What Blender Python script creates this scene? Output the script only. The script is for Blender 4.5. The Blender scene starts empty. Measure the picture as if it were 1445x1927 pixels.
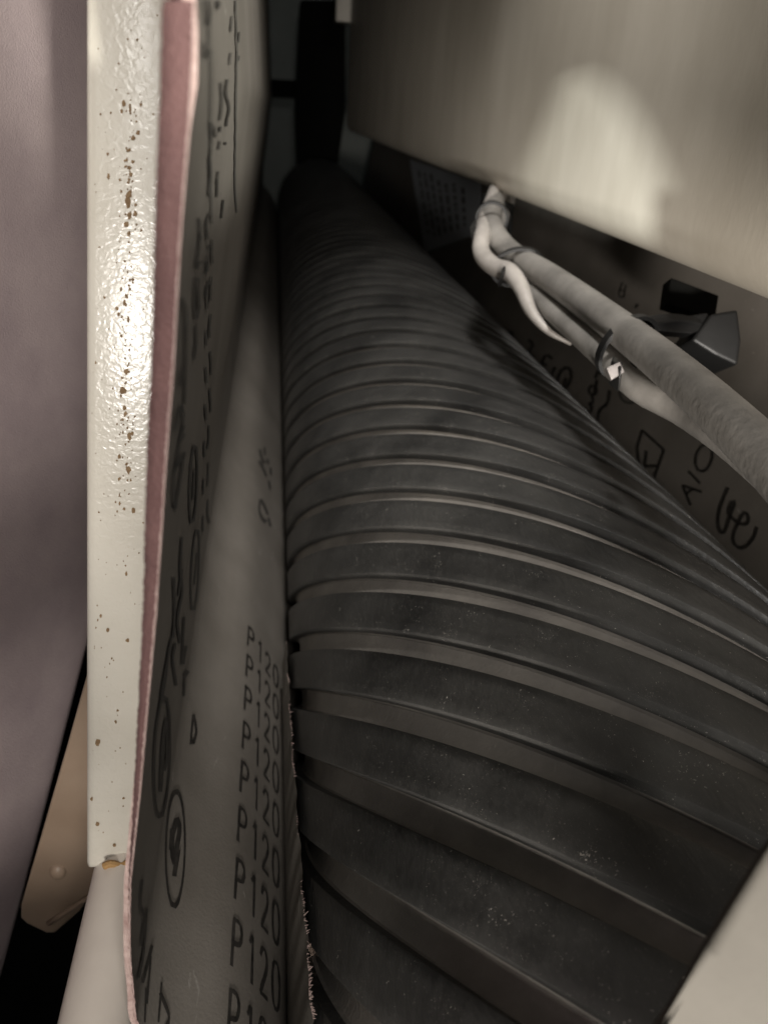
import bpy, bmesh, math, random
from mathutils import Vector, Matrix
random.seed(7)
scene = bpy.context.scene
COL = scene.collection

# ------------------------------------------------------------------ camera
# unit: R = roller radius; world Y runs along the roller, camera stands at Y = 0
S = 0.07
ORG = Vector((0, 0, 0.32))
F, CX, CY = 1400.0, 722.5, 963.5
def ray_cam(px, py): return Vector(((px - CX) / F, 1.0, -(py - CY) / F))
AX = ray_cam(518, 190).normalized()
ZA = Vector((0, 0, 1)); ZA = (ZA - AX * ZA.dot(AX)).normalized()
XA = AX.cross(ZA)
M = Matrix((XA, AX, ZA))
def ray(px, py): return M @ ray_cam(px, py)
def atY(px, py, Y): r = ray(px, py); return r * (Y / r.y)
def atX(px, py, X): r = ray(px, py); return r * (X / r.x)
def atD(px, py, d): return ray(px, py) * d          # d = depth along the optical axis
def W(p): return Vector(p) * S + ORG

cam = bpy.data.cameras.new('camera')
camo = bpy.data.objects.new('camera', cam); COL.objects.link(camo)
right, fwd, up = M @ Vector((1, 0, 0)), M @ Vector((0, 1, 0)), M @ Vector((0, 0, 1))
camo.matrix_world = Matrix(((right.x, up.x, -fwd.x, ORG.x), (right.y, up.y, -fwd.y, ORG.y), (right.z, up.z, -fwd.z, ORG.z), (0, 0, 0, 1)))
cam.sensor_fit = 'VERTICAL'; cam.sensor_height = 36.0; cam.lens = F / 1927.0 * 36.0
cam.clip_start = 0.005; cam.clip_end = 20
cam.dof.use_dof = True; cam.dof.focus_distance = 1.9 * S; cam.dof.aperture_fstop = 26
scene.camera = camo

# ------------------------------------------------------------------ light
world = bpy.data.worlds.new('World'); scene.world = world; world.use_nodes = True
bg = world.node_tree.nodes['Background']; bg.inputs[0].default_value = (0.80, 0.86, 0.9, 1); bg.inputs[1].default_value = 0.07

def lamp(name, kind, loc, target, energy, color, **kw):
    l = bpy.data.lights.new(name, kind); o = bpy.data.objects.new(name, l); COL.objects.link(o)
    l.energy = energy; l.color = color
    for k, v in kw.items(): setattr(l, k, v)
    o.location = W(loc); o.rotation_euler = (W(target) - W(loc)).to_track_quat('-Z', 'Y').to_euler()
    return o
lamp('work_lamp', 'AREA', (0.05, -4.2, 0.1), (-0.2, 2.5, -0.8), 1.25, (1.0, 0.96, 0.90), size=0.05)
lamp('low_fill', 'SPOT', (-0.1, -3.8, -1.0), (2.3, 4.0, -0.95), 18.0, (1.0, 0.94, 0.87), spot_size=math.radians(32), spot_blend=0.6, shadow_soft_size=0.02)  # fill light added to brighten the right belt and cables
SPOT_AT = Vector((-0.4, -2.0, 0.05))
lamp('panel_spot', 'SPOT', SPOT_AT, atX(1122, 318, 1.4), 14.0, (0.95, 1.0, 0.97), spot_size=math.radians(9), spot_blend=0.15, shadow_soft_size=0.0018)
lamp('overhead_spot', 'SPOT', (0.45, 2.8, 3.5), (0.75, 4.3, -1.2), 3.0, (1.0, 0.98, 0.95), spot_size=math.radians(66), spot_blend=0.8, shadow_soft_size=0.02)  # added inside the belt loop for light from above; no fixture there
lamp('side_fill', 'AREA', (0.8, -2.9, 2.6), (0.9, 2.2, -1.2), 0.9, (1.0, 0.97, 0.93), size=0.07)  # added fill that pales the near roller grooves
lamp('left_belt_fill', 'SPOT', (1.2, -3.0, 0.3), (-0.12, 3.2, 0.2), 20.0, (1.0, 1.0, 0.92), spot_size=math.radians(17), spot_blend=1.0, shadow_soft_size=0.01)  # added to brighten the upper left belt; no known source there

scene.view_settings.view_transform = 'Standard'; scene.view_settings.look = 'None'
scene.view_settings.exposure = 0.0; scene.view_settings.gamma = 1.0

# ------------------------------------------------------------------ helpers
def mat(name, base, rough=0.6, metal=0.0, var=None, vscale=20, vstretch=(1, 1, 1), bump=0.0, bscale=200, bstretch=(1, 1, 1), spec=0.5, extra=None, detail=6):
    m = bpy.data.materials.new(name); m.use_nodes = True
    nt = m.node_tree; N = nt.nodes; L = nt.links
    b = N['Principled BSDF']
    b.inputs['Base Color'].default_value = (*base, 1); b.inputs['Roughness'].default_value = rough
    b.inputs['Metallic'].default_value = metal; b.inputs['Specular IOR Level'].default_value = spec
    tc = N.new('ShaderNodeTexCoord')
    if var:
        mp = N.new('ShaderNodeMapping'); mp.inputs['Scale'].default_value = vstretch
        L.new(tc.outputs['Object'], mp.inputs[0])
        no = N.new('ShaderNodeTexNoise'); no.inputs['Scale'].default_value = vscale; no.inputs['Detail'].default_value = detail
        no.inputs['Roughness'].default_value = 0.65
        L.new(mp.outputs[0], no.inputs['Vector'])
        cr = N.new('ShaderNodeValToRGB'); cr.color_ramp.elements[0].position = 0.3; cr.color_ramp.elements[1].position = 0.7
        cr.color_ramp.elements[0].color = (*base, 1); cr.color_ramp.elements[1].color = (*var, 1)
        L.new(no.outputs['Fac'], cr.inputs[0]); L.new(cr.outputs[0], b.inputs['Base Color'])
    if bump:
        mp2 = N.new('ShaderNodeMapping'); mp2.inputs['Scale'].default_value = bstretch
        L.new(tc.outputs['Object'], mp2.inputs[0])
        n2 = N.new('ShaderNodeTexNoise'); n2.inputs['Scale'].default_value = bscale; n2.inputs['Detail'].default_value = 3
        L.new(mp2.outputs[0], n2.inputs['Vector'])
        bp = N.new('ShaderNodeBump'); bp.inputs['Strength'].default_value = bump; bp.inputs['Distance'].default_value = 0.0006
        L.new(n2.outputs['Fac'], bp.inputs['Height']); L.new(bp.outputs[0], b.inputs['Normal'])
    if extra: extra(nt, b, tc)
    return m

def speckle(color, scale, thr, soft=0.02, stretch=(1, 1, 1), mask=None, rough=None):
    """Small spots of another colour, from a Voronoi distance."""
    def fn(nt, b, tc):
        N, L = nt.nodes, nt.links
        mp = N.new('ShaderNodeMapping'); mp.inputs['Scale'].default_value = stretch
        L.new(tc.outputs['Object'], mp.inputs[0])
        wn = N.new('ShaderNodeTexNoise'); wn.inputs['Scale'].default_value = scale * 2.3; wn.inputs['Detail'].default_value = 3
        L.new(mp.outputs[0], wn.inputs['Vector'])
        vo = N.new('ShaderNodeTexVoronoi'); vo.inputs['Scale'].default_value = scale
        mx = N.new('ShaderNodeMixRGB'); mx.inputs[0].default_value = 0.012
        L.new(mp.outputs[0], mx.inputs[1]); L.new(wn.outputs['Color'], mx.inputs[2]); L.new(mx.outputs[0], vo.inputs['Vector'])
        sep = N.new('ShaderNodeSeparateColor'); L.new(vo.outputs['Color'], sep.inputs[0])
        ml = N.new('ShaderNodeMath'); ml.operation = 'MULTIPLY'; ml.inputs[1].default_value = thr
        if mask:
            mk = mask(nt, tc)
            m0 = N.new('ShaderNodeMath'); m0.operation = 'MULTIPLY'
            pw0 = N.new('ShaderNodeMath'); pw0.operation = 'POWER'; pw0.inputs[1].default_value = 1.6
            L.new(sep.outputs[0], pw0.inputs[0])
            L.new(pw0.outputs[0], m0.inputs[0]); L.new(mk, m0.inputs[1]); L.new(m0.outputs[0], ml.inputs[0])
        else:
            pw = N.new('ShaderNodeMath'); pw.operation = 'POWER'; pw.inputs[1].default_value = 5.0
            L.new(sep.outputs[0], pw.inputs[0]); L.new(pw.outputs[0], ml.inputs[0])
        sb = N.new('ShaderNodeMath'); sb.operation = 'SUBTRACT'; L.new(ml.outputs[0], sb.inputs[0]); L.new(vo.outputs['Distance'], sb.inputs[1])
        dv = N.new('ShaderNodeMath'); dv.operation = 'DIVIDE'; dv.inputs[1].default_value = soft; dv.use_clamp = True
        L.new(sb.outputs[0], dv.inputs[0])
        c = N.new('ShaderNodeMixRGB'); c.inputs[2].default_value = (*color, 1)
        src = b.inputs['Base Color']
        if src.is_linked: L.new(src.links[0].from_socket, c.inputs[1])
        else: c.inputs[1].default_value = src.default_value
        L.new(dv.outputs[0], c.inputs[0]); L.new(c.outputs[0], src)
    return fn

def chain(*fns):
    def fn(nt, b, tc):
        for f in fns: f(nt, b, tc)
    return fn

def mesh(name, verts, faces, m, parent=None, smooth=False, scale=True):
    me = bpy.data.meshes.new(name)
    me.from_pydata([W(v) if scale else v for v in verts], [], faces); me.validate(); me.update()
    o = bpy.data.objects.new(name, me); COL.objects.link(o)
    if m: me.materials.append(m)
    if smooth:
        for p in me.polygons: p.use_smooth = True
    if parent: o.parent = parent
    return o

def thing(name, label, cat, loc=(0, 0, 0), group=None):
    o = bpy.data.objects.new(name, None); COL.objects.link(o)
    o.empty_display_size = 0.01
    o['label'] = label; o['category'] = cat
    if group: o['group'] = group
    return o
def tag(o, label, cat, group=None):
    o['label'] = label; o['category'] = cat
    if group: o['group'] = group
    return o

def smooth_curve(P, n):
    """Catmull-Rom through P, resampled evenly to n points."""
    P = [Vector(p) for p in P]; Q = [2 * P[0] - P[1]] + P + [2 * P[-1] - P[-2]]; out = []
    for i in range(1, len(Q) - 2):
        a, b, c, d = Q[i - 1:i + 3]
        for k in range(24):
            t = k / 24
            out.append(0.5 * ((2 * b) + (c - a) * t + (2 * a - 5 * b + 4 * c - d) * t * t + (3 * b - a - 3 * c + d) * t ** 3))
    out.append(P[-1])
    L = [0]
    for i in range(1, len(out)): L.append(L[-1] + (out[i] - out[i - 1]).length)
    res = []; j = 0
    for k in range(n):
        s = L[-1] * k / (n - 1)
        while j < len(L) - 2 and L[j + 1] < s: j += 1
        t = (s - L[j]) / max(1e-9, L[j + 1] - L[j])
        res.append(out[j].lerp(out[j + 1], min(1, max(0, t))))
    return res

def tube_data(path, rad, seg=20, taper=None, flat=1.0, cap=True):
    V, Fc = [], []
    n = len(path); prev = None
    for i, p in enumerate(path):
        t = (path[min(n - 1, i + 1)] - path[max(0, i - 1)]).normalized()
        if prev is None:
            a = t.orthogonal().normalized()
        else:
            a = (prev - t * prev.dot(t)).normalized()
        prev = a; b = t.cross(a)
        r = rad * (taper(i / (n - 1)) if taper else 1)
        for k in range(seg):
            an = 2 * math.pi * k / seg
            V.append(p + a * (r * math.cos(an)) + b * (r * flat * math.sin(an)))
    for i in range(n - 1):
        for k in range(seg):
            k2 = (k + 1) % seg
            Fc.append((i * seg + k, i * seg + k2, (i + 1) * seg + k2, (i + 1) * seg + k))
    if cap:
        Fc.append(tuple(range(seg - 1, -1, -1))); Fc.append(tuple((n - 1) * seg + k for k in range(seg)))
    return V, Fc

def prism(poly, off, m, name, parent=None, bev=0.0, smooth=False):
    """poly: list of 3D points (front face), extruded by vector off."""
    n = len(poly); off = Vector(off)
    V = [Vector(p) for p in poly] + [Vector(p) + off for p in poly]
    Fc = [tuple(range(n)), tuple(range(2 * n - 1, n - 1, -1))] + [(i, i + n, (i + 1) % n + n, (i + 1) % n) for i in range(n)]
    o = mesh(name, V, Fc, m, parent)
    bm = bmesh.new(); bm.from_mesh(o.data); bmesh.ops.recalc_face_normals(bm, faces=bm.faces)
    if bev: bmesh.ops.bevel(bm, geom=bm.edges[:], offset=bev * S, segments=3, affect='EDGES', profile=0.6)
    bm.to_mesh(o.data); bm.free()
    if smooth or bev:
        for p in o.data.polygons: p.use_smooth = True
        try: o.data.set_sharp_from_angle(angle=math.radians(50))
        except Exception: pass
    return o

# ------------------------------------------------------------------ materials
RUB = mat('black_rubber', (0.015, 0.0148, 0.0143), rough=0.42, var=(0.062, 0.060, 0.056), vscale=26, bump=0.3, bscale=900, bstretch=(1, .3, 1), spec=0.5, detail=10,
          extra=chain(speckle((0.22, 0.20, 0.18), 1300, 0.45, 0.2, stretch=(1, .25, 1)), speckle((0.6, 0.56, 0.5), 520, 0.22, 0.05)))
GROOVE = mat('groove_rubber', (0.17, 0.155, 0.14), rough=0.34, var=(0.33, 0.30, 0.265), vscale=45, bump=0.2, bscale=1200)
CLOTH = mat('belt_backing_cloth', (0.130, 0.115, 0.098), rough=0.52, var=(0.185, 0.166, 0.145), vscale=28, bump=0.12, bscale=1500, spec=0.4,
            extra=speckle((0.26, 0.24, 0.215), 170, 0.25, 0.15, stretch=(1, .35, 1)))
GRIT = mat('pink_abrasive', (0.080, 0.037, 0.035), rough=0.8, var=(0.125, 0.062, 0.057), vscale=160, bump=0.6, bscale=2600,
           extra=speckle((0.24, 0.15, 0.135), 900, 0.4, 0.15))
GRIT2 = mat('mauve_abrasive', (0.30, 0.235, 0.238), rough=0.7, var=(0.46, 0.37, 0.355), vscale=22, bump=0.3, bscale=2300, detail=8,
            extra=speckle((0.5, 0.42, 0.42), 600, 0.30, 0.1))
FRAY = mat('frayed_fibre', (0.24, 0.145, 0.13), rough=0.9, var=(0.5, 0.38, 0.34), vscale=420)
INK = mat('black_print_ink', (0.010, 0.009, 0.008), rough=0.5, var=(0.045, 0.04, 0.035), vscale=420)
INK2 = mat('faded_print_ink', (0.05, 0.046, 0.04), rough=0.6)
BEIGE = mat('beige_machine_paint', (0.43, 0.385, 0.315), rough=0.45, var=(0.58, 0.53, 0.45), vscale=20, vstretch=(1, 1.0, 0.4), detail=10, bump=0.06, bscale=620, bstretch=(1, 1.3, 0.5))
PLATE = mat('brown_plate_paint', (0.24, 0.17, 0.12), rough=0.42, var=(0.30, 0.22, 0.16), vscale=40, bump=0.1, bscale=300)
TUBEM = mat('tie_rod_paint', (0.55, 0.49, 0.43), rough=0.38, var=(0.62, 0.56, 0.49), vscale=60, bump=0.1, bscale=300)
CABLE = mat('grey_cable_sheath', (0.14, 0.13, 0.118), rough=0.55, var=(0.28, 0.262, 0.238), vscale=60, bump=0.15, bscale=500,
            extra=speckle((0.16, 0.14, 0.12), 260, 0.2, 0.15))
WCABLE = mat('white_cable_sheath', (0.30, 0.275, 0.25), rough=0.45, var=(0.46, 0.425, 0.39), vscale=90)
BLACKP = mat('black_plastic', (0.008, 0.008, 0.008), rough=0.5, bump=0.1, bscale=300)
DARK = mat('dark_iron', (0.005, 0.005, 0.0045), rough=0.85, spec=0.1)
WALLG = mat('green_grey_paint', (0.06, 0.07, 0.058), rough=0.5, var=(0.09, 0.10, 0.085), vscale=12)
LABELM = mat('grey_label_film', (0.42, 0.44, 0.47), rough=0.4, var=(0.48, 0.5, 0.53), vscale=30)
STEEL = mat('bright_steel', (0.24, 0.22, 0.21), rough=0.5, metal=0.7, var=(0.2, 0.18, 0.17), vscale=400)
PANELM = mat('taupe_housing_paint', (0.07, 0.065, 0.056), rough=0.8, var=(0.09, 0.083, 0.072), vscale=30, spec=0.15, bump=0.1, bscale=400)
DUST = mat('caked_sanding_dust', (0.42, 0.32, 0.25), rough=0.95, var=(0.25, 0.18, 0.14), vscale=220, bump=0.9, bscale=900)

# ------------------------------------------------------------------ contact roller
C = Vector((1.0644, 0, -2.1536))
NST = 21; PER = 0.328; SLOPE = NST * PER / (2 * math.pi)
Y_NEAR, Y_FAR = 0.25, 19.6
U0 = 2.168 + SLOPE * math.radians(-46.6)          # groove centre phase
# radial profile over one period: (fraction, depth) ; groove around 0
GW = 0.36
prof = [(-0.5, 0), (-0.34, 0), (-0.20, 0), (-0.186, -0.0015), (-0.178, -0.006), (-0.168, -0.034), (-0.15, -0.043), (-0.05, -0.048), (0.05, -0.048),
        (0.15, -0.043), (0.168, -0.034), (0.178, -0.006), (0.186, -0.0015), (0.20, 0), (0.34, 0)]
us = []
k0 = int(math.floor((Y_NEAR - U0 - 4) / PER)); k1 = int(math.ceil((Y_FAR - U0 + 4.2) / PER))
for k in range(k0, k1):
    for f_, d_ in prof: us.append((U0 + (k + f_) * PER, d_))
NT = 144
V, Fc, mi = [], [], []
nu = len(us)
for j in range(NT + 1):
    th = -math.pi + 2 * math.pi * j / NT
    for u, d_ in us:
        y = u - SLOPE * th
        yc = min(Y_FAR, max(Y_NEAR, y))
        r = 1 + (d_ * (1.0 if yc == y else 0.0))
        V.append(C + Vector((r * math.sin(th), yc, r * math.cos(th))))
for j in range(NT):
    for i in range(nu - 1):
        a, b = j * nu + i, j * nu + i + 1; c, d = b + nu, a + nu
        if abs(V[a].y - V[b].y) < 1e-6 and abs(V[c].y - V[d].y) < 1e-6: continue
        Fc.append((a, b, c, d)); mi.append(1 if (us[i][1] < -0.02 and us[i + 1][1] < -0.02) else 0)
roller = thing('contact_roller', 'long black rubber roller cut with spiral grooves inside the printed belt', 'roller')
sl = mesh('rubber_sleeve', V, Fc, RUB, roller, smooth=True)
sl.data.materials.append(GROOVE)
sl.data.set_sharp_from_angle(angle=math.radians(32))
if len(sl.data.polygons) == len(mi):
    sl.data.polygons.foreach_set('material_index', mi)
def disc(center, r0, y0, y1, m, name, parent, seg=48):
    p = [center + Vector((0, y0, 0)), center + Vector((0, (y0 + y1) / 2, 0)), center + Vector((0, y1, 0))]
    v, f = tube_data(p, r0, seg); return mesh(name, v, f, m, parent, smooth=False)
disc(C, 0.97, Y_FAR - 0.02, Y_FAR + 0.12, DARK, 'end_plate', roller)
disc(C, 0.97, Y_NEAR - 0.12, Y_NEAR + 0.02, DARK, 'end_plate', roller)
disc(C, 0.3, Y_FAR + 0.1, Y_FAR + 2.2, DARK, 'shaft', roller, 24)
disc(C, 0.3, Y_NEAR - 0.5, Y_NEAR - 0.1, STEEL, 'shaft', roller, 24)

# ------------------------------------------------------------------ printed abrasive belt (closed loop round the roller)
YB0, YB1 = 0.95, 20.3
edge_px = [(367, 0), (360, 180), (347, 360), (337, 500), (329, 660), (317, 820), (305, 1000), (294, 1160), (278, 1340), (264, 1500), (249, 1640), (246, 1720), (247, 1800), (253, 1870), (260, 1927)]
up_part = []
for (x, y) in edge_px:
    p = atY(x, y, YB0); up_part.append(Vector((p.x, 0, p.z)))
top_left = [Vector((0.55, 0, 4.9)), Vector((0.05, 0, 4.0)), Vector((-0.125, 0, 3.0)), Vector((-0.13, 0, 1.6)), Vector((-0.10, 0, 0.7))]
low = [Vector((-0.235, 0, -1.93)), Vector((-0.119, 0, -2.044)), Vector((0.0, 0, -2.278)), Vector((0.12, 0, -2.51))]
T0 = math.radians(27); RB = 1.006
arc = []
a_start, a_end = math.pi + T0, 2 * math.pi - math.radians(12)   # angles in (x,z), left-low round the bottom to right-low
for k in range(13):
    a = a_start + (a_end - a_start) * k / 12
    arc.append(C + Vector((RB * math.cos(a), 0, RB * math.sin(a))))
bd = Vector((math.sin(math.radians(12)), 0, math.cos(math.radians(12))))
TR = arc[-1]
rightp = [TR + bd * t for t in (0.5, 1.2, 2.2, 3.4, 5.0, 6.2)] + [Vector((2.9, 0, 4.9)), Vector((2.2, 0, 5.45)), Vector((1.3, 0, 5.4))]
sec = smooth_curve(top_left + up_part + low + arc + rightp + [top_left[0]], 420)
NB = len(sec)
slen = [0]
for i in range(1, NB): slen.append(slen[-1] + (sec[i] - sec[i - 1]).length)
nrm = []
for i in range(NB):
    t = (sec[min(NB - 1, i + 1)] - sec[max(0, i - 1)]).normalized()
    nrm.append(Vector((t.z, 0, -t.x)) * -1)       # points to the inside of the loop (checked below)
cen = Vector((1.2, 0, 1.0))
if nrm[60].dot(cen - sec[60]) < 0: nrm = [-n for n in nrm]
def belt_hit(px, py, side):
    """(s, Y) where a sight line meets the belt's left or right span."""
    r = ray(px, py); v = Vector((r.x / r.y, r.z / r.y)); ang = math.atan2(v.x, -v.y)
    best = None
    for i in range(NB - 1):
        p, q = sec[i], sec[i + 1]
        if (side == 'L') != (p.x < 0.3): continue
        if side == 'R' and p.z > 1.5: continue
        a0, a1 = math.atan2(p.x, -p.z), math.atan2(q.x, -q.z)
        if (a0 - ang) * (a1 - ang) <= 0 and abs(a0 - a1) < 1:
            t = (ang - a0) / (a1 - a0) if a1 != a0 else 0
            c = p.lerp(q, t); Y = math.hypot(c.x, c.z) / v.length
            if Y < YB0 - .3: continue
            if best is None or Y < best[1]: best = (slen[i] + (slen[i + 1] - slen[i]) * t, Y)
    return best
def belt_pt(s, Y, off=0.004):
    lo, hi = 0, NB - 1
    while hi - lo > 1:
        m_ = (lo + hi) // 2
        if slen[m_] <= s: lo = m_
        else: hi = m_
    t = (s - slen[lo]) / (slen[hi] - slen[lo])
    p = sec[lo].lerp(sec[hi], t) + nrm[lo].lerp(nrm[hi], t).normalized() * off
    return Vector((p.x, Y, p.z))

belt = thing('abrasive_belt', 'printed grey-backed sanding belt looped around the grooved black roller', 'sanding belt')
NY = 60
ys = [YB0 + (YB1 - YB0) * (k / NY) ** 2 for k in range(NY + 1)]
rng = random.Random(3)
jit = [rng.uniform(-0.006, 0.006) for _ in range(NB)]
def sheet(off, name, m, flip=False):
    V, Fc = [], []
    for i in range(NB):
        for k, y in enumerate(ys):
            p = sec[i] + nrm[i] * off
            V.append(Vector((p.x, y + (jit[i] if k == 0 else 0), p.z)))
    n = NY + 1
    for i in range(NB - 1):
        for k in range(NY):
            q = (i * n + k, i * n + k + 1, (i + 1) * n + k + 1, (i + 1) * n + k)
            Fc.append(q[::-1] if flip else q)
    return mesh(name, V, Fc, m, belt, smooth=True)
sheet(0.0, 'cloth_backing', CLOTH)
sheet(-0.012, 'abrasive_coat', GRIT, True)
# pale frayed rim along the near cut edge
V, Fc = [], []
rng = random.Random(11)
for i in range(NB):
    w = rng.uniform(0.0, 0.005)
    V += [Vector((sec[i].x + nrm[i].x * .001, YB0 + jit[i], sec[i].z + nrm[i].z * .001)), Vector((sec[i].x - nrm[i].x * .013, YB0 + jit[i] - .001, sec[i].z - nrm[i].z * .013)),
          Vector((sec[i].x - nrm[i].x * (.006), YB0 + jit[i] - w, sec[i].z - nrm[i].z * (.006)))]
for i in range(NB - 1):
    a, b = 3 * i, 3 * i + 3
    Fc += [(a, b, b + 2, a + 2), (a + 1, a + 2, b + 2, b + 1)]
mesh('frayed_edge', V, Fc, FRAY, belt)
# the abrasive side that shows beside the cut edge (doubled-over margin)
white_px = [(306, 0), (301, 180), (293, 360), (290, 500), (286, 660), (278, 820), (273, 1000), (269, 1160), (260, 1340), (252, 1500), (244, 1640), (243, 1720), (245, 1800), (251, 1870), (258, 1927)]
NL = 420
ec = smooth_curve([Vector((x, y, 0)) for x, y in edge_px], NL); wc = smooth_curve([Vector((x, y, 0)) for x, y in white_px], NL)
V, Fc = [], []
rng = random.Random(5)
for e, w in zip(ec, wc):
    j1 = rng.uniform(-1.2, 1.2); j2 = rng.uniform(-1.6, 1.0)
    V += [atY(e.x - 2 + j1, e.y, YB0 - 0.024), atY(e.x - (e.x - w.x) * .5, e.y, YB0 - 0.022), atY(w.x + j2, e.y, YB0 - 0.016), atY(w.x + j2 + 1, e.y, YB0 + 0.01)]
for i in range(NL - 1):
    for k in range(3): Fc.append((4 * i + k, 4 * i + 4 + k, 4 * i + 5 + k, 4 * i + 1 + k))
lip = mesh('turned_back_margin', V, Fc, GRIT, belt, smooth=True)
lip['label'] = 'pink abrasive side showing along the cut edge'
V, Fc = [], []
for e in ec:
    j1 = rng.uniform(-1.5, 1.5)
    V += [atY(e.x - 3 + j1, e.y, YB0 - 0.028), atY(e.x - 1.5, e.y, YB0 - 0.032), atY(e.x + j1 * .8, e.y, YB0 - 0.028)]
for i in range(NL - 1):
    for k in range(2): Fc.append((3 * i + k, 3 * i + 3 + k, 3 * i + 4 + k, 3 * i + 1 + k))
mesh('worn_fold', V, Fc, FRAY, lip, smooth=True)

# the slack belt curls up against the roller's near left rim, its seam frayed
V, Fc = [], []
rng = random.Random(9); NF = 130
fl = []
for k in range(NF):
    y = YB0 + 0.002 + (2.6 - YB0) * k / (NF - 1)
    f_ = max(0.0, 1 - (y - YB0) / 1.7)
    th_ = math.radians(-85 + 12 * f_) ; rr = 1.02
    tip = Vector((C.x + rr * math.sin(th_), y, C.z + rr * math.cos(th_))) + Vector((.002 * math.sin(y * 23) + .0015 * math.sin(y * 61), 0, .002 * math.sin(y * 37)))
    base_ = Vector((0.035, y, -2.346)); mid = base_.lerp(tip, 0.5) + Vector((-0.012, 0, 0.0)); q3 = base_.lerp(tip, .8) + Vector((-0.006, 0, 0))
    V += [base_, mid, q3, tip]; fl.append(tip)
for k in range(NF - 1):
    for q in range(3): Fc.append((4 * k + q, 4 * k + 4 + q, 4 * k + 5 + q, 4 * k + 1 + q))
flap = mesh('curled_margin', V, Fc, CLOTH, belt, smooth=True)
V, Fc = [], []
for k in range(420):
    g = rng.random() ** 1.4; kk = int(g * (NF - 2)); u = rng.random()
    if math.sin(kk * .31) + math.sin(kk * .083 + 1) + rng.uniform(-.9, .9) < 0.35: continue
    p = fl[kk].lerp(fl[kk + 1], u); b = len(V); w = abs(rng.gauss(0, .0018)) + .0008
    d_ = Vector((rng.uniform(-.3, 1.0), rng.uniform(-1.2, 1.2), rng.uniform(-.2, 1.0))) * w * 2
    V += [p + Vector((-.004, -w * .5, 0)), p + Vector((-.004, w * .5, 0)), p + d_ + Vector((0, w * .2, 0)), p + d_ - Vector((0, w * .2, 0))]
    Fc += [(b, b + 1, b + 2, b + 3)]
mesh('frayed_threads', V, Fc, FRAY, flap)
# --- print
def stroke(lines, side, m, name, wpx=5.0, wy=None, off=0.004):
    """Pen strokes printed on the belt; each line is a list of sight points on the sheet."""
    V, Fc = [], []
    for ln in lines:
        P = [Vector((x, y, 0)) for x, y in ln]
        n = max(6, int(sum((P[i + 1] - P[i]).length for i in range(len(P) - 1)) / 6))
        Q = smooth_curve(P, n) if len(P) > 2 else [P[0].lerp(P[1], k / (n - 1)) for k in range(n)]
        base = len(V); cnt = 0
        for i, q in enumerate(Q):
            t = (Q[min(n - 1, i + 1)] - Q[max(0, i - 1)]); t.normalize()
            nn = Vector((-t.y, t.x, 0))
            ww = wpx if wy is None else math.hypot(wpx * nn.x, wy * nn.y)
            h1 = belt_hit(q.x + nn.x * ww / 2, q.y + nn.y * ww / 2, side); h2 = belt_hit(q.x - nn.x * ww / 2, q.y - nn.y * ww / 2, side)
            if not h1 or not h2 or abs(h1[1] - h2[1]) > 1.2: continue
            V += [belt_pt(*h1, off), belt_pt(*h2, off)]; cnt += 1
        for k in range(cnt - 1):
            a = base + 2 * k; Fc.append((a, a + 1, a + 3, a + 2))
    if not Fc: return None
    return mesh(name, V, Fc, m, belt)

hP = belt_hit(432, 1800, 'L'); h0 = belt_hit(527, 1880, 'L')
sP, sO = hP[0], h0[0]
GLY = {'P': [[(0.08, 0), (0.1, 1.0)], [(0.08, 0.98), (0.45, 0.97), (0.62, 0.78), (0.5, 0.55), (0.1, 0.47)]],
       '1': [[(0.42, 0), (0.42, 1.0)], [(0.42, 1.0), (0.18, 0.8)]],
       '2': [[(0.06, 0.78), (0.2, 0.97), (0.45, 0.98), (0.6, 0.75), (0.5, 0.5), (0.08, 0.02)], [(0.06, 0.03), (0.68, 0.03)]],
       '0': [[(0.34, 1.0), (0.14, 0.9), (0.05, 0.5), (0.14, 0.1), (0.34, 0.0), (0.54, 0.1), (0.63, 0.5), (0.54, 0.9), (0.34, 1.0)]]}
def grit_print(s0, Y0, w, h, seed):
    V, Fc = [], []; rg = random.Random(seed); adv = w / 3.75
    for ci, ch in enumerate('P120'):
        for ln in GLY[ch]:
            P = [Vector((x, y, 0)) for x, y in ln]
            n = 4 if len(P) == 2 else 20
            Q = [P[0].lerp(P[1], k / 3) for k in range(4)] if len(P) == 2 else smooth_curve(P, n)
            b = len(V)
            for i, q in enumerate(Q):
                t = (Q[min(n - 1, i + 1)] - Q[max(0, i - 1)]); t = Vector((t.x * adv, t.y * h)).normalized()
                hw = 0.0066 * rg.uniform(0.75, 1.2)
                S_, Y_ = s0 + (ci + q.x) * adv, Y0 + q.y * h
                V += [belt_pt(S_ - t.y * hw, Y_ + t.x * hw), belt_pt(S_ + t.y * hw, Y_ - t.x * hw)]
            for k in range(n - 1): Fc.append((b + 2 * k, b + 2 * k + 1, b + 2 * k + 3, b + 2 * k + 2))
    return mesh('grit_number', V, Fc, INK, belt)
for k in range(-1, 8):
    grit_print(sP, 1.20 + 0.1936 * k, sO - sP, 0.135, k + 50)
def ell(cx, cy, rx, ry, a0=0, a1=360, n=28, tilt=0):
    t = math.radians(tilt)
    pts = []
    for i in range(n + 1):
        a = math.radians(a0 + (a1 - a0) * i / n); x, y = rx * math.cos(a), ry * math.sin(a)
        pts.append((cx + x * math.cos(t) - y * math.sin(t), cy + x * math.sin(t) + y * math.cos(t)))
    return pts
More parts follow.
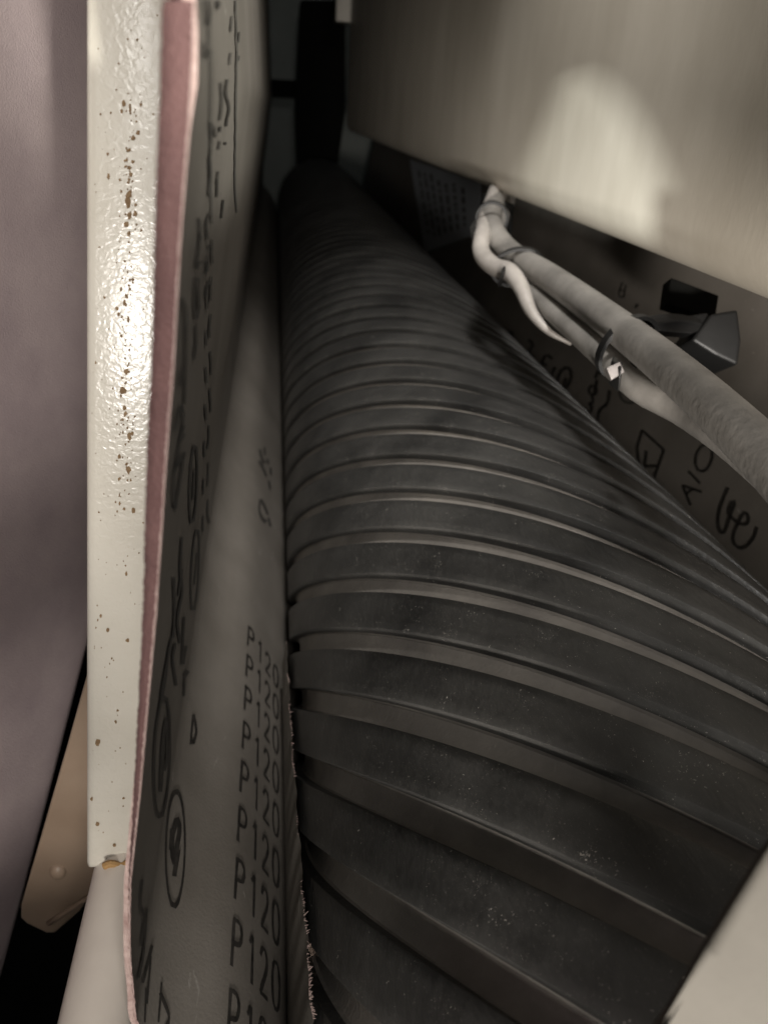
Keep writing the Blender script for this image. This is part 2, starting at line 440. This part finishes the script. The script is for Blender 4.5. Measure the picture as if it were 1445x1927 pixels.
# emblems and lettering on the left span (seen almost edge-on)
stroke([ell(328, 1598, 18, 108, tilt=1)], 'L', INK, 'printed_ring', 3.5, 12)
stroke([[(330, 1545), (322, 1580), (324, 1620), (330, 1600), (336, 1560), (330, 1540)], [(334, 1600), (326, 1650)], [(322, 1560), (320, 1600)]], 'L', INK, 'printed_arrow', 8, 18)
stroke([ell(303, 1424, 15, 112, tilt=2)], 'L', INK, 'printed_ring', 3.5, 12)
stroke([[(311, 1350), (304, 1400), (300, 1490)], [(311, 1355), (313, 1420), (306, 1450)], [(304, 1420), (301, 1480)]], 'L', INK, 'printed_arrow', 6, 16)
stroke([[(265, 1655), (262, 1700), (268, 1730), (262, 1780)], [(274, 1710), (268, 1790), (258, 1840)], [(284, 1780), (266, 1850)], [(281, 1800), (274, 1890)], [(272, 1860), (270, 1925)], [(302, 1850), (296, 1925)], [(300, 1870), (316, 1915), (308, 1940)]], 'L', INK, 'printed_lettering', 3.5, 16)
stroke([[(337, 1130), (332, 1170), (337, 1210)], [(340, 1070), (334, 1120)], [(340, 1010), (337, 1070), (341, 1110), (336, 1140)], [(324, 1085), (326, 1150), (323, 1200)], [(345, 1160), (341, 1250), (349, 1215)], [(346, 1270), (345, 1310)], [(352, 1262), (345, 1272)], [(328, 1210), (323, 1240), (330, 1290)], [(316, 1215), (308, 1280), (298, 1330)], [(320, 1200), (300, 1310)]], 'L', INK, 'printed_lettering', 4, 14)
stroke([[(362, 1345), (358, 1400), (368, 1380), (363, 1345)]], 'L', INK, 'printed_lettering', 4, 12)
stroke([ell(366, 1072, 7, 76, tilt=3), [(369, 1040), (367, 1075), (364, 1100)]], 'L', INK2, 'printed_ring', 2.5, 10)
stroke([ell(362, 910, 7, 72, tilt=2), [(364, 880), (361, 940)]], 'L', INK, 'printed_ring', 3, 12)
stroke([[(336, 760), (325, 810)], [(337, 765), (341, 790), (326, 880)], [(343, 800), (333, 830), (343, 815)], [(344, 850), (324, 890), (326, 955), (344, 850)], [(337, 560), (345, 600), (344, 760)], [(341, 690), (334, 725)]], 'L', INK, 'printed_lettering', 3.5, 12)
stroke([[(368, 408), (372, 440), (364, 500)], [(372, 430), (373, 450)], [(372, 490), (365, 505)], ell(366, 560, 4, 40), [(364, 610), (366, 640), (362, 675)], [(366, 640), (364, 660)]], 'L', INK, 'printed_lettering', 3.5, 9)
stroke([[(390, 400), (384, 425), (387, 450)], [(381, 490), (388, 500), (381, 515)], [(391, 527), (382, 555)], [(389, 460), (392, 470)]], 'L', INK, 'printed_lettering', 3.5, 8)
stroke([[(378, 0), (382, 30), (384, 50), (390, 20), (389, 0)], [(378, 80), (380, 105), (384, 112), (388, 95)], [(404, 0), (405, 15), (408, 5)]], 'L', INK, 'printed_lettering', 3.5, 8)
stroke([[(412, 155), (414, 185), (410, 225)], [(424, 150), (422, 175), (428, 200), (422, 235)], [(394, 228), (390, 290), (389, 370)], [(399, 235), (401, 255)], [(411, 235), (409, 245)], [(420, 265), (422, 272)], [(409, 262), (407, 280)], [(406, 320), (404, 370)], [(417, 375), (414, 410)]], 'L', INK, 'printed_lettering', 3.2, 7)
stroke([[(386, 30), (393, 150), (391, 260), (395, 420)], [(440, 0), (442, 120), (440, 330), (444, 400)], [(432, 30), (431, 60)], [(447, 60), (446, 80)], [(430, 100), (429, 122)], [(446, 106), (445, 115)]], 'L', INK2, 'printed_rule', 2.6, 6)
for yy in range(450, 1000, 70):
    x = 396 - (yy - 450) * 0.012
    stroke([[(x, yy), (x + rng.uniform(-3, 3), yy + 26), (x + rng.uniform(-4, 3), yy + 45)], [(x - 9, yy + 30), (x - 8 + rng.uniform(-2, 2), yy + 60)]], 'L', INK2, 'printed_lettering', 3, 8)
stroke([[(488, 846), (492, 862), (497, 872)], [(497, 842), (498, 856)], [(502, 864), (504, 873)], [(487, 868), (494, 880), (500, 896)], [(508, 880), (510, 893)], [(505, 905), (508, 920)]], 'L', INK2, 'printed_lettering', 4, 7)
stroke([[(489, 940), (487, 958), (492, 975), (500, 982)], [(489, 940), (497, 952), (503, 968)], [(504, 975), (508, 990)]], 'L', INK2, 'printed_lettering', 4, 7)

# right span
def segs(*pts): return [[pts[k], pts[k + 1]] for k in range(len(pts) - 1)]
def sh(L, dx, dy): return [[(x + dx, y + dy) for x, y in l] for l in L]
stroke(sh(segs((1282, 975), (1267, 938), (1303, 950)) + segs((1273, 955), (1287, 944)), 18, -24), 'R', INK, 'printed_letter_a', 5)
stroke(sh(segs((1278, 911), (1300, 934)), 18, -24), 'R', INK, 'printed_letter_i', 5)
stroke(sh([ell(1307, 886, 15, 26, tilt=14)], 18, -24), 'R', INK, 'printed_letter_o', 5)
stroke(sh(segs((1317, 850), (1331, 860), (1328, 868)), 18, -24), 'R', INK, 'printed_comma', 4.5)
stroke(segs((1212, 902), (1228, 908), (1250, 847), (1209, 810), (1199, 842), (1203, 878), (1186, 874)) + segs((1217, 849), (1213, 878), (1238, 877)), 'R', INK, 'printed_emblem', 5.5)
stroke([[(1370, 918), (1354, 960), (1352, 990), (1362, 1003), (1376, 965), (1384, 945), (1376, 948), (1372, 968), (1392, 985), (1407, 985), (1408, 970), (1398, 968), (1380, 1008), (1386, 1028), (1402, 1030), (1418, 1012), (1425, 992)]], 'R', INK, 'printed_emblem', 6.5)
stroke([[(1100, 768), (1110, 778), (1114, 764), (1106, 760), (1117, 757), (1114, 745)], ell(1116, 735, 8, 9), [(1118, 744), (1124, 715)], [(1128, 705), (1130, 690), (1120, 712)]], 'R', INK, 'printed_number', 6)
stroke([[(1148, 735), (1143, 760), (1130, 770), (1124, 792)]], 'R', INK, 'printed_rule', 6)
stroke([ell(1187, 735, 20, 24, 0, 360, tilt=15)], 'R', INK2, 'printed_ring', 4.5)
stroke([ell(1190, 727, 9, 9), ell(1190, 727, 4, 6)], 'R', INK, 'printed_dot', 7)
stroke([ell(1062, 713, 12, 22, tilt=20), [(1066, 712), (1060, 728)]], 'R', INK, 'printed_letter_o', 6)
stroke([[(1045, 690), (1036, 712)], [(1027, 668), (1016, 692), (1024, 698)], [(1022, 684), (1030, 688)], [(1030, 668), (1040, 676)], [(994, 640), (1004, 648), (995, 664), (1006, 672)]], 'R', INK, 'printed_lettering', 5.5)
stroke([[(962, 622), (964, 634)]], 'R', INK, 'printed_dot', 7)
stroke([[(1172, 531), (1164, 556), (1174, 560)], [(1178, 536), (1174, 560)], [(1168, 546), (1176, 548)]], 'R', INK, 'printed_letter_f', 3)
stroke([[(1196, 575), (1200, 578)]], 'R', INK, 'printed_dot', 8)

# grey information label stuck on the far part of the right span
quad = [(800, 318), (905, 352), (912, 425), (870, 455), (800, 475), (770, 460)]
hs = [belt_hit(x, y, 'R') for x, y in [(772, 300), (905, 345), (900, 440), (800, 475)]]
lab = thing('information_label', 'grey paper label with faded lines of text on the belt behind the cables', 'label')
V = [belt_pt(h[0], h[1], 0.006) for h in hs] + [belt_pt(h[0], h[1], 0.012) for h in hs]
mesh('label_sheet', V, [(0, 1, 2, 3), (4, 5, 6, 7), (0, 4, 5, 1), (1, 5, 6, 2), (2, 6, 7, 3), (3, 7, 4, 0)], LABELM, lab)
V, Fc = [], []
rng = random.Random(21)
def lq(u, v):
    a = belt_pt(hs[0][0], hs[0][1], .015).lerp(belt_pt(hs[1][0], hs[1][1], .015), u); b = belt_pt(hs[3][0], hs[3][1], .015).lerp(belt_pt(hs[2][0], hs[2][1], .015), u)
    return a.lerp(b, v)
for r_ in range(7):
    u = 0.14 + r_ * 0.11; v = 0.1 + rng.uniform(0, .1)
    while v < 0.85:
        l = rng.uniform(0.03, 0.12); b = len(V)
        V += [lq(u, v), lq(u + .035, v), lq(u + .035, v + l), lq(u, v + l)]; Fc.append((b, b + 1, b + 2, b + 3)); v += l + rng.uniform(.02, .06)
mesh('text_lines', V, Fc, INK2, lab)

# ------------------------------------------------------------------ beige pressure beam above the roller
def beam_sec(X, zb, rad, w, zt):
    pts = [Vector((X, 0, zt))]
    for k in range(0, 9):
        a = math.pi + (math.pi / 2) * k / 8
        pts.append(Vector((X + rad + rad * math.cos(a), 0, zb + rad + rad * math.sin(a))))
    pts += [Vector((X + w, 0, zb)), Vector((X + w, 0, zt))]
    return pts
bs = beam_sec(1.4, -0.44, 0.16, 0.72, 2.4)
beam = thing('pressure_beam', 'beige painted steel beam with rounded lower edge hanging above the cables', 'beam')
n = len(bs); V = []
for y in (0.8, 16.6): V += [Vector((p.x, y, p.z)) for p in bs]
Fc = [(i, i + 1, n + i + 1, n + i) for i in range(n - 1)] + [(n - 1, 0, n, 2 * n - 1), tuple(range(n)), tuple(range(2 * n - 1, n - 1, -1))]
bo = mesh('beam_shell', V, Fc, BEIGE, beam, smooth=True)
bo.data.set_sharp_from_angle(angle=math.radians(35))
prism([Vector((1.15, 16.9, 1.42)), Vector((1.42, 16.9, 1.42)), Vector((1.42, 16.9, 2.2)), Vector((1.15, 16.9, 2.2))], (0, 0.5, 0), BEIGE, 'end_bracket', beam)

# ------------------------------------------------------------------ far end of the machine
wall = prism([Vector((-3, 25, -4)), Vector((6, 25, -4)), Vector((6, 25, 6)), Vector((-3, 25, 6))], (0, 0.3, 0), WALLG, 'end_wall')
tag(wall, 'dim green-grey machine end wall beyond the far end of the roller', 'wall')
arm = thing('bearing_arm', 'black upright bearing arm carrying the far end of the roller', 'bearing arm')
prism([atY(566, 0, 21.2), atY(650, 0, 21.2), atY(650, 210, 21.2), atY(633, 330, 21.2), atY(560, 330, 21.2), atY(556, 210, 21.2)], (0, 1.2, 0), DARK, 'arm_plate', arm)
prism([atY(498, 148, 22.5), atY(575, 152, 22.5), atY(575, 186, 22.5), atY(498, 182, 22.5)], (0, 0.4, 0), DARK, 'cross_rail', arm)

# ------------------------------------------------------------------ cream frame post with rust
KP = 0.16; KX = 0.09; YP = 1.62; ZP = -0.5; XP = -0.35
def atP(px, py, d=0.0):
    r = ray(px, py)                     # plane Y = YP + KP*(Z-ZP) (+d)
    t = (YP - KP * ZP - KX * XP + d) / (r.y - KP * r.z - KX * r.x); return r * t
def post_mask(nt, tc):
    """rust gathers in one vertical streak of the post"""
    N, L = nt.nodes, nt.links
    a = atP(243, 250); b = atP(232, 900)
    ax = W(a); dirz = (W(b) - W(a))
    sx = N.new('ShaderNodeSeparateXYZ'); L.new(tc.outputs['Object'], sx.inputs[0])
    # x - (ax.x + k (z-ax.z))
    k = dirz.x / dirz.z
    mz = N.new('ShaderNodeMath'); mz.operation = 'MULTIPLY_ADD'; mz.inputs[1].default_value = -k; mz.inputs[2].default_value = -(ax.x - k * ax.z)
    L.new(sx.outputs['Z'], mz.inputs[0])
    ad = N.new('ShaderNodeMath'); ad.operation = 'ADD'; L.new(mz.outputs[0], ad.inputs[0]); L.new(sx.outputs['X'], ad.inputs[1])
    ab = N.new('ShaderNodeMath'); ab.operation = 'ABSOLUTE'; L.new(ad.outputs[0], ab.inputs[0])
    mr = N.new('ShaderNodeMapRange'); mr.inputs['From Min'].default_value = 0.0008; mr.inputs['From Max'].default_value = 0.0048; mr.inputs['To Min'].default_value = 1.0; mr.inputs['To Max'].default_value = 0.1
    L.new(ab.outputs[0], mr.inputs['Value'])
    no = N.new('ShaderNodeTexNoise'); no.inputs['Scale'].default_value = 60; L.new(tc.outputs['Object'], no.inputs['Vector'])
    m2 = N.new('ShaderNodeMapRange'); m2.inputs['From Min'].default_value = 0.38; m2.inputs['From Max'].default_value = 0.56; L.new(no.outputs['Fac'], m2.inputs['Value'])
    mu = N.new('ShaderNodeMath'); mu.operation = 'MULTIPLY'; L.new(mr.outputs[0], mu.inputs[0]); L.new(m2.outputs[0], mu.inputs[1])
    return mu.outputs[0]
def peel(nt, b, tc):
    N, L = nt.nodes, nt.links
    n2 = N.new('ShaderNodeTexNoise'); n2.inputs['Scale'].default_value = 1150; n2.inputs['Detail'].default_value = 1.5; n2.inputs['Distortion'].default_value = 0.6
    L.new(tc.outputs['Object'], n2.inputs['Vector'])
    bp = N.new('ShaderNodeBump'); bp.inputs['Strength'].default_value = 0.2; bp.inputs['Distance'].default_value = 0.0004
    L.new(n2.outputs['Fac'], bp.inputs['Height']); L.new(bp.outputs[0], b.inputs['Normal'])
CREAM = mat('cream_paint_rusting', (0.44, 0.405, 0.345), rough=0.25, var=(0.50, 0.465, 0.405), vscale=40,
            extra=chain(peel, speckle((0.42, 0.33, 0.24), 900, 0.40, 0.25, mask=post_mask)))
post = thing('frame_post', 'cream painted steel frame post speckled with rust beside the printed belt', 'post')
pf = [atP(162, -160), atP(320, -160), atP(309, 200), atP(303, 600), atP(296, 1000), atP(284, 1340), atP(280, 1612), atP(240, 1622), atP(200, 1632), atP(163, 1640), atP(162, 900)]
pf = [atP(162, -160), atP(326, -160), atP(312, 600), atP(300, 1100), atP(268, 1622), atP(163, 1640)]
prism(pf, (-0.05, 0.5, 0), CREAM, 'post_face', post, bev=0.02)
RUST = mat('rust_stain', (0.12, 0.07, 0.032), 0.85, var=(0.23, 0.15, 0.08), vscale=900)
V, Fc = [], []
rng = random.Random(77)
spots = []
for k in range(150):
    t = rng.random(); y = 190 + 780 * t
    spots.append((248 - 16 * t + rng.gauss(0, 9), y, abs(rng.gauss(0, 1.8)) + 0.9))
for k in range(34):
    spots.append((242 + rng.gauss(0, 5), 370 + rng.gauss(0, 60), abs(rng.gauss(0, 2.6)) + 1))
for k in range(110):
    y = rng.uniform(20, 1610); spots.append((rng.uniform(172, 300 - 0.03 * y), y, abs(rng.gauss(0, 1.1)) + 0.7))
spots += [(232, 735, 8), (241, 380, 7), (256, 402, 6), (238, 700, 5), (242, 885, 7), (236, 780, 5), (205, 332, 4), (240, 1205, 4), (203, 1186, 4.5), (185, 1397, 6), (184, 1550, 5), (216, 1590, 4), (218, 1358, 3), (222, 1337, 3), (238, 1080, 4)]
for sx, sy, r_ in spots:
    b = len(V); nn = 9; st = rng.uniform(1.0, 1.7)
    V.append(atP(sx, sy, -0.0035))
    for q in range(nn):
        a = 2 * math.pi * q / nn; rr = r_ * 0.85 * rng.uniform(0.6, 1.25)
        V.append(atP(sx + rr * math.cos(a), sy + rr * st * math.sin(a), -0.0022))
    for q in range(nn): Fc.append((b, b + 1 + q, b + 1 + (q + 1) % nn))
rs = mesh('rust_spots', V, Fc, RUST, post); rs['kind'] = 'stuff'
# rusty weld line where the rod meets it
wp = [atP(196 + 50 * k / 8, 1630 - 3 * math.sin(k * .9) - 6 * k / 8, -0.03) for k in range(9)]
v, f = tube_data(wp, 0.010, 8); mesh('rust_line', v, f, mat('rust_brown', (0.24, 0.13, 0.04), 0.8, var=(0.33, 0.2, 0.08), vscale=300), post)

# tie rod running towards the viewer from the foot of the post
e1 = atP(172, 1650, -0.0); Yr = e1.y
rc = Vector((e1.x + 0.085, 0, e1.z - 0.02))
v, f = tube_data([rc + Vector((0, Yr + .12 - k * 0.1, 0)) for k in range(14)], 0.085, 36)
rod = mesh('tie_rod', v, f, TUBEM, None, smooth=True)
tag(rod, 'round cream tie rod projecting from the foot of the rusty post', 'rod')

# brown plate with a rivet, behind the post
brk = thing('hinge_plate', 'brown painted flat plate with one rivet behind the frame post', 'plate')
YH = 1.95
pp = [(190, 1180), (160, 1285), (128, 1400), (40, 1705), (40, 1728), (50, 1738), (88, 1756), (104, 1756), (150, 1716), (162, 1700), (215, 1640), (215, 1180)]
prism([atY(x, y, YH) for x, y in pp], (0, 0.07, 0), PLATE, 'plate_body', brk, bev=0.008)
rv = atY(110, 1640, YH); V, Fc = [], []
for i in range(7):
    a = math.pi / 2 * i / 6
    for k in range(24):
        b = 2 * math.pi * k / 24
        V.append(rv + Vector((0.031 * math.cos(a) * math.cos(b), -0.024 * math.sin(a), 0.038 * math.cos(a) * math.sin(b))))
for i in range(6):
    for k in range(24): Fc.append((i * 24 + k, i * 24 + (k + 1) % 24, (i + 1) * 24 + (k + 1) % 24, (i + 1) * 24 + k))
mesh('rivet', V, Fc, PLATE, brk, smooth=True)
lp = [atY(92, 1738, YH - .012), atY(125, 1716, YH - .012), atY(165, 1690, YH - .012), atY(200, 1664, YH - .012)]
v, f = tube_data(lp, 0.010, 10); mesh('rolled_edge', v, f, PLATE, brk, smooth=True)

# ------------------------------------------------------------------ second belt on the left
V, Fc = [], []
yy2 = [0.7 + 0.06 * k for k in range(60)]
NZ = 70
for k, y in enumerate(yy2):
    x0 = -0.9 - 0.45 * (2.5 - y); zb = -2.38 + (y - 2.67) * 1.5
    col_ = [Vector((x0 - 0.02 * math.sin(y * 2.1 + 0.8 * q), y, 3.0 + (zb + 0.25 - 3.0) * q)) for q in [i / (NZ - 12) for i in range(NZ - 11)]]
    b_ = col_[-1]
    for i in range(1, 12):
        a = math.radians(150) * i / 11
        col_.append(b_ + Vector((-0.25 + 0.25 * math.cos(a), 0, -0.25 * math.sin(a))))
    V += col_
m_ = len(col_)
for i in range(len(yy2) - 1):
    for k in range(m_ - 1): Fc.append((i * m_ + k, (i + 1) * m_ + k, (i + 1) * m_ + k + 1, i * m_ + k + 1))
b2 = mesh('sanding_belt', V, Fc, GRIT2, None, smooth=True)
sm = b2.modifiers.new('thickness', 'SOLIDIFY'); sm.thickness = 0.0009; sm.offset = 0
tag(b2, 'mauve gritty sanding belt hanging behind the cream post', 'sanding belt')

# ------------------------------------------------------------------ cables
def cable(name, pts, rad, m, label, taper=None, n=70, group=None):
    P = smooth_curve([atD(*p) for p in pts], n)
    v, f = tube_data(P, rad, 20, taper)
    o = mesh(name, v, f, m, None, smooth=True); tag(o, label, 'cable', group); return P
thick = cable('grey_cable', [(952, 300, 5.9), (938, 366, 5.05), (924, 404, 4.45), (930, 440, 4.18), (962, 478, 4.0), (1030, 520, 3.6), (1110, 576, 3.1), (1200, 644, 2.6), (1290, 718, 2.2), (1380, 800, 1.9), (1470, 890, 1.68), (1560, 990, 1.5)], 0.064, CABLE, 'thickest grey cable held by cable ties below the beige beam')
thin = cable('grey_cable', [(966, 310, 5.9), (955, 385, 5.0), (938, 430, 4.45), (948, 484, 4.2), (996, 546, 3.75), (1062, 606, 3.3), (1130, 666, 2.88), (1200, 730, 2.55), (1280, 772, 2.38), (1370, 832, 2.12), (1470, 916, 1.88)], 0.046, CABLE, 'thinner grey cable running along the underside of the thickest cable')
loose = cable('white_cable', [(935, 350, 5.1), (914, 410, 4.4), (907, 442, 4.12), (906, 476, 4.0), (930, 502, 3.85), (958, 512, 3.72), (980, 540, 3.6), (998, 584, 3.5), (1030, 622, 3.42), (1074, 648, 3.42)], 0.046, WCABLE, 'short white cable end hanging loose from the bundle, tapering to a point', taper=lambda t: 1.0 if t < .72 else max(0.12, 1 - ((t - .72) / .28) ** 1.6 * .9))

def tie(label, c_px, dia, tdir, up2, head_px, tail=None, wid=0.022):
    """Loop of strap round the bundle, with a square head and a tail."""
    t = thing('cable_tie', label, 'cable tie', group='black cable ties')
    c = atD(*c_px); tdir = tdir.normalized()
    a = (up2 - tdir * up2.dot(tdir)).normalized(); b = tdir.cross(a)
    V, Fc = [], []; n = 40
    for k in range(n):
        an = 2 * math.pi * k / n
        r = Vector((math.cos(an) * dia[0], math.sin(an) * dia[1]))
        p = c + a * r.x + b * r.y; o = (a * math.cos(an) + b * math.sin(an)) * 0.014
        V += [p - tdir * wid, p + tdir * wid, p + o + tdir * wid, p + o - tdir * wid]
    for k in range(n):
        x, y = 4 * k, 4 * ((k + 1) % n)
        for q in range(4): Fc.append((x + q, x + (q + 1) % 4, y + (q + 1) % 4, y + q))
    mesh('strap', V, Fc, BLACKP, t, smooth=False)
    h = atD(*head_px); d = (h - c).normalized(); e = d.cross(tdir).normalized(); s_ = 0.042
    poly = [h + e * s_ + tdir * s_, h - e * s_ + tdir * s_, h - e * s_ - tdir * s_, h + e * s_ - tdir * s_]
    prism(poly, d * 0.06, BLACKP, 'head', t, bev=0.008)
    if tail:
        v, f = tube_data(smooth_curve([atD(*q) for q in tail], 16), 0.020, 8, flat=0.35); mesh('tail', v, f, BLACKP, t)
    return t
upv = M @ Vector((0, 0, 1))
tie('black cable tie gathering the white cable end to the two grey cables', (974, 503, 3.86), (0.125, 0.085), thick[26] - thick[20], atD(1010, 492, 3.86) - atD(950, 515, 3.8), (948, 518, 3.70), wid=0.022)
tie('small black cable tie where the cables come out of the square opening', (925, 412, 4.25), (0.085, 0.08), thick[8] - thick[4], upv, (897, 430, 4.15), wid=0.016)
tie('black cable tie with shiny cut head pulling cables to the black mount', (1178, 652, 2.72), (0.114, 0.074), thick[44] - thick[38], atD(1215, 615, 2.7) - atD(1165, 690, 2.7), (1160, 698, 2.5), tail=[(1196, 612, 2.66), (1230, 602, 2.75), (1275, 598, 2.9), (1320, 606, 2.98)], wid=0.02)
prism([atD(1140, 692, 2.42), atD(1166, 680, 2.42), atD(1176, 700, 2.42), atD(1150, 716, 2.42)], M @ Vector((0, .02, 0)), STEEL, 'tie_clip', None, bev=0.004)
tag(bpy.data.objects['tie_clip'], 'small bright metal clip on the tie near the printed ring', 'clip')

mount = thing('cable_mount', 'black plastic cable mount fixed beside the thickest cable', 'cable mount')
prism([atD(1338, 590, 2.95), atD(1388, 582, 2.95), atD(1395, 640, 2.95), atD(1388, 688, 2.95), atD(1345, 668, 2.95), (atD(1300, 640, 2.95))], M @ Vector((0, .25, 0)), BLACKP, 'mount_block', mount, bev=0.015)
prism([atD(1215, 606, 2.9), atD(1330, 588, 2.98), atD(1342, 612, 2.98), atD(1300, 628, 2.95), atD(1230, 622, 2.9)], M @ Vector((0, .08, 0)), BLACKP, 'mount_arm', mount, bev=0.008)
prism([atD(1262, 522, 3.3), atD(1352, 556, 3.25), atD(1345, 600, 3.2), atD(1255, 572, 3.3)], M @ Vector((0, .1, 0)), DARK, 'dark_slot', mount, bev=0.006)  # solid dark block standing in for a rectangular hole
opening = thing('cable_outlet', 'dark square outlet box where the grey cables emerge below the beam', 'outlet')
prism([atD(908, 362, 4.75), atD(968, 384, 4.7), atD(962, 444, 4.6), (atD(940, 440, 4.62)), atD(908, 420, 4.7)], M @ Vector((0, .3, 0)), DARK, 'outlet_box', opening, bev=0.01)

base = prism([Vector((-7, -3, -4.6)), Vector((7, -3, -4.6)), Vector((7, 26, -4.6)), Vector((-7, 26, -4.6))], (0, 0, -0.3), DARK, 'machine_bed')  # near-black slab filling the background below the belts
tag(base, 'black machine bed far below the belts', 'machine bed')
lw = prism([Vector((-4.2, -1, -4.5)), Vector((-4.2, 26, -4.5)), Vector((-4.2, 26, 5)), Vector((-4.2, -1, 5))], (-0.2, 0, 0), DARK, 'side_casing')
tag(lw, 'black inner casing behind the mauve sanding belt', 'casing')
# ------------------------------------------------------------------ near housing panel, lower right corner
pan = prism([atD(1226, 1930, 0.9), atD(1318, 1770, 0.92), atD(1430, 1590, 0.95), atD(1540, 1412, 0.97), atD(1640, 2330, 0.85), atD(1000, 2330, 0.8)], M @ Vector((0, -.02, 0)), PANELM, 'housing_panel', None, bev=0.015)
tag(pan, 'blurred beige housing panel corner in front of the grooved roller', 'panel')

# caked dust at the roller's left rim
def roller_hit(px, py, rad):
    r = ray(px, py); r = r / r.y; A_ = r.x ** 2 + r.z ** 2; B_ = -2 * (r.x * C.x + r.z * C.z); D_ = B_ * B_ - 4 * A_ * (C.x ** 2 + C.z ** 2 - rad * rad)
    return r * ((-B_ - math.sqrt(max(0, D_))) / (2 * A_))
bm = bmesh.new(); bmesh.ops.create_icosphere(bm, subdivisions=4, radius=1.0)
rg = random.Random(4); cc = roller_hit(592, 1768, 0.955)
for v in bm.verts:
    k = 1 + 0.35 * math.sin(v.co.x * 7 + 1) * math.sin(v.co.y * 9) * math.sin(v.co.z * 8 + 2) + rg.uniform(-.10, .10)
    v.co = W(cc + Vector((v.co.x * .024, v.co.y * .040, v.co.z * .022)) * k)
me = bpy.data.meshes.new('dust_clump'); bm.to_mesh(me); bm.free(); me.materials.append(DUST)
dc = bpy.data.objects.new('dust_clump', me); COL.objects.link(dc)
tag(dc, 'crumb of caked brown dust in a roller groove beside the frayed belt margin', 'dust clump')

blocker = prism([Vector((x, -0.3, z)) for x, z in ((-2.2, -1.75), (-0.16, -1.7), (0.02, -1.62), (0.2, -1.42), (0.68, -0.93), (1.2, -1.0), (3.4, -1.0), (3.4, -4.4), (-2.2, -4.4))], (0, 0.2, 0), PANELM, 'low_blocker')  # unseen, added to shade the lower belt and roller
tag(blocker, 'added unseen low sill below the opening in front of the roller end', 'blocker')

occ_plate = prism([Vector((x, -0.3, z)) for x, z in ((0.3, -0.05), (1.0, 0.07), (2.8, 0.16), (2.8, -0.45), (0.85, -0.45), (0.45, -0.6))], (0, 0.2, 0), PANELM, 'occluder_plate')  # unseen plate put in to darken the near end of the roller
tag(occ_plate, 'added unseen guard plate across the opening above the housing sill', 'occluder')

outl = smooth_curve([Vector((x, y, 0)) for x, y in [(1086, 132), (1150, 160), (1205, 225), (1250, 320), (1276, 420), (1262, 468), (1200, 462), (1100, 428), (1010, 392), (974, 345), (1005, 270), (1040, 205), (1060, 150), (1086, 132)]], 60)[:-1]
V, Fc = [], []; no = len(outl)
cen_ = SPOT_AT.lerp(atX(1122, 318, 1.4), 0.25)
for q in outl:
    p = SPOT_AT.lerp(atX(q.x, q.y, 1.4), 0.25); d_ = (p - cen_)
    V += [p, cen_ + d_ * 1.8 + d_.normalized() * .08]
for k in range(no): Fc.append((2 * k, 2 * k + 1, 2 * ((k + 1) % no) + 1, 2 * ((k + 1) % no)))
gobo = mesh('spot_gobo', V, Fc, DARK)  # unseen mask added to shape the light patch on the beam
sm = gobo.modifiers.new('thickness', 'SOLIDIFY'); sm.thickness = 0.0005
tag(gobo, 'added unseen light-shaping shade with an uneven opening in front of the housing', 'lamp shade')

gb = prism([Vector((x, -0.3, z)) for x, z in ((-2.2, -0.60), (-0.335, -0.70), (-0.335, -1.10), (-2.2, -1.2))], (0, 0.2, 0), PANELM, 'occluder_bar')  # put in out of view to cast a shadow on the mauve belt
tag(gb, 'added unseen guard bar across the opening in front of the mauve belt', 'occluder')
